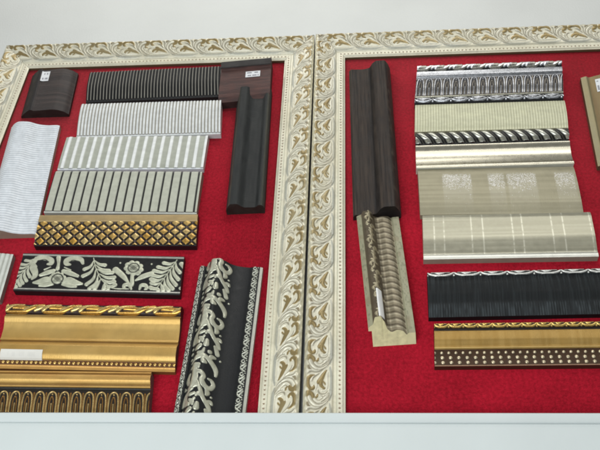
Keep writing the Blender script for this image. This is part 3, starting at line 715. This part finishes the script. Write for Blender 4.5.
# ---- R8 black brushed
d = D['R8']; t = sample('moulding_sample', 'brushed black moulding with thin silver scalloped top edge', d)
L, W = .45, d[3]; P = prof(W, [(0, .020), (.05, .027), (.12, .026), (.15, .022), (.3, .027), (.5, .026), (.7, .020), (.85, .019), (1, .017)], .015)
b8 = band_scallop(.066, .12*W, s(34, 34, 34), s(222, 222, 216), .5)
strip('scalloped_band', t, M_gloss, HS(d), P, L, W, 0, .12, seg(b8, W, 0), du=.0009, dv=.0006, sides=(1, 0), side=tuple(BLK))
def r8(U, V):
    v = V/W; n = vnoise(U*420, V*26, 17); n2 = vnoise(U*200, V*60, 19)
    c = mix(s(24, 27, 28), s(52, 58, 60), np.clip((n-.4)*1.6, 0, 1)*(.35+.65*sst(.3, .75, np.abs(v-.5)*2)))
    g = sst(.68, .76, v)*(.5+.5*np.sin(U*2*np.pi/.0062)); c = mix(c, s(84, 92, 96), g*.5*n2)
    return .0006*g+.0004*n, c, 0.
strip('body', t, M_black, HS(d), P, L, W, .12, 1, r8, du=.0009, dv=.0014, sides=(0, 1), side=tuple(s(22, 22, 24)))

# ---- R9 gold with three bead rows
d = D['R9']; t = sample('moulding_sample', 'matt gold moulding with three rows of pale beads, lowest on the right board', d)
L, W = .43, d[3]; P = prof(W, [(0, .020), (.05, .027), (.11, .026), (.16, .020), (.2, .024), (.4, .026), (.56, .022), (.6, .025), (.63, .020), (.95, .018), (1, .018)], .01)
b9 = band_scallop(.0345, .13*W, s(50, 34, 18), s(222, 190, 112), .8)
strip('scalloped_band', t, M_gloss, HS(d), P, L, W, 0, .13, seg(b9, W, 0), du=.0008, dv=.0006, sides=(1, 0), side=tuple(s(40, 30, 24)))
strip('black_groove', t, M_satin, HS(d), P, L, W, .13, .185, plain(s(34, 26, 22)), du=.01, dv=.0008, sides=(0, 0), side=tuple(s(40, 30, 24)))
def r9(U, V):
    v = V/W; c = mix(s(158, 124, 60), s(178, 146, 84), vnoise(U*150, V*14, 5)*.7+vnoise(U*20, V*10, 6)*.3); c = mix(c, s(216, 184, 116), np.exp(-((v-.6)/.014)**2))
    return np.zeros_like(U), c, .55
strip('gold_face', t, M_gold, HS(d), P, L, W, .185, .625, r9, du=.0014, dv=.001, sides=(0, 0), side=tuple(s(70, 56, 34)))
def r9b(U, V):
    v = V/W; best = np.zeros_like(U)
    for i, vc in enumerate((.70, .81, .92)):
        p = .0165 if i == 0 else .0192; du = ((U+p*.5*(i == 1)*.15+p/2) % p)-p/2; r = .0036 if i == 0 else .0044
        best = np.maximum(best, np.clip(1-(du**2+(V-vc*W)**2)/r**2, 0, 1))
    k = np.clip(best*4, 0, 1); edge = sst(.972, .985, v)
    c = mix(mix(full(U.shape, s(66, 46, 30)), s(216, 196, 156) if i == 0 else s(222, 208, 176), k), s(150, 118, 96), edge)
    return .003*np.sqrt(best), c, .3+.35*k
strip('bead_rows', t, M_gloss, HS(d), P, L, W, .625, 1, r9b, du=.0008, dv=.0008, sides=(0, 1), side=tuple(s(58, 40, 30)))

# ---- R10 tan upright cut by the right edge
d = D['R10']; t = sample('moulding_sample', 'tan upright moulding with white sticker, cut off by the right photo edge', d)
L, W = d[3], d[2]; P = prof(W, [(0, .016), (.12, .022), (.16, .018), (.35, .026), (.6, .034), (.9, .03), (1, .02)], .02)
def r10(U, V):
    v = V/W; c = mix(s(146, 140, 110), s(112, 92, 58), sst(.14, .18, v)); c = mix(c, s(150, 134, 92), vnoise(U*8, V*140, 3)*.5)
    return np.zeros_like(U), c, .35
strip('body', t, M_gold, VMAP(0), P, L, W, 0, 1, r10, du=.004, dv=.0012, side=tuple(s(90, 78, 56)))
sticker(t, VMAP(0), P, .045, .054, .055, .032, W, 3, seed=9)

# ================================================================== CAMERA
cam = bpy.data.cameras.new('camera'); co = bpy.data.objects.new('camera', cam); C.objects.link(co)
R_ = Vector((0.99686963, 0.07047796, 0.03583006)); U_ = Vector((0.0168055, -0.63171361, 0.77501967)); F_ = Vector((-0.07725614, 0.77199143, 0.63092053))
m = Matrix.Identity(4)
for i in range(3): m[i][0] = R_[i]; m[i][1] = U_[i]; m[i][2] = -F_[i]
m[0][3], m[1][3], m[2][3] = 0, -1.7, ZO
co.matrix_world = m
cam.sensor_width = 36; cam.lens = 36*810/600; cam.clip_start = .02; cam.clip_end = 100
scene.camera = co

# ================================================================== LIGHT: fluorescent ceiling in front of the boards, soft room
def area(name, loc, target, sx, sy, power, col):
    l = bpy.data.lights.new(name, 'AREA'); l.shape = 'RECTANGLE'; l.size = sx; l.size_y = sy; l.energy = power; l.color = col
    o = bpy.data.objects.new(name, l); C.objects.link(o); o.location = loc
    o.rotation_euler = (Vector(target)-Vector(loc)).to_track_quat('-Z', 'Y').to_euler()
    return o
area('ceiling_lamp', (-.5, -1.15, ZO+3.7), (-.1, 0, ZO+1.4), 2.6, .35, 18, (1, .98, .93))
area('room_lamp', (.9, -3.0, ZO+3.4), (0, 0, ZO+1.4), 2.2, .5, 24, (1, .985, .95))
area('window_light', (-.9, -2.6, ZO-.35), (0, 0, ZO+1.0), 2.4, 1.2, 64, (.94, .985, 1))
w = bpy.data.worlds.new('World'); scene.world = w; w.use_nodes = True
nt = w.node_tree; bg = nt.nodes['Background']
tc = nt.nodes.new('ShaderNodeTexCoord'); sx = nt.nodes.new('ShaderNodeSeparateXYZ'); cr = nt.nodes.new('ShaderNodeValToRGB')
mr = nt.nodes.new('ShaderNodeMapRange'); mr.inputs[1].default_value = -1; mr.inputs[2].default_value = 1
nt.links.new(tc.outputs['Generated'], sx.inputs[0]); nt.links.new(sx.outputs['Z'], mr.inputs[0]); nt.links.new(mr.outputs[0], cr.inputs[0]); nt.links.new(cr.outputs[0], bg.inputs['Color'])
cr.color_ramp.elements[0].color = (.20, .21, .22, 1); cr.color_ramp.elements[1].color = (.40, .40, .39, 1)
for ps, c in ((.5, .34), (.62, .60), (.76, .66), (.86, .36)):
    e = cr.color_ramp.elements.new(ps); e.color = (c, c*1.01, c, 1)
bg.inputs['Strength'].default_value = .74
scene.view_settings.view_transform = 'Standard'; scene.view_settings.look = 'None'; scene.view_settings.exposure = 0; scene.view_settings.gamma = 1
scene.cycles.use_denoising = True
scene.cycles.max_bounces = 6
scene.cycles.filter_width = 2.0
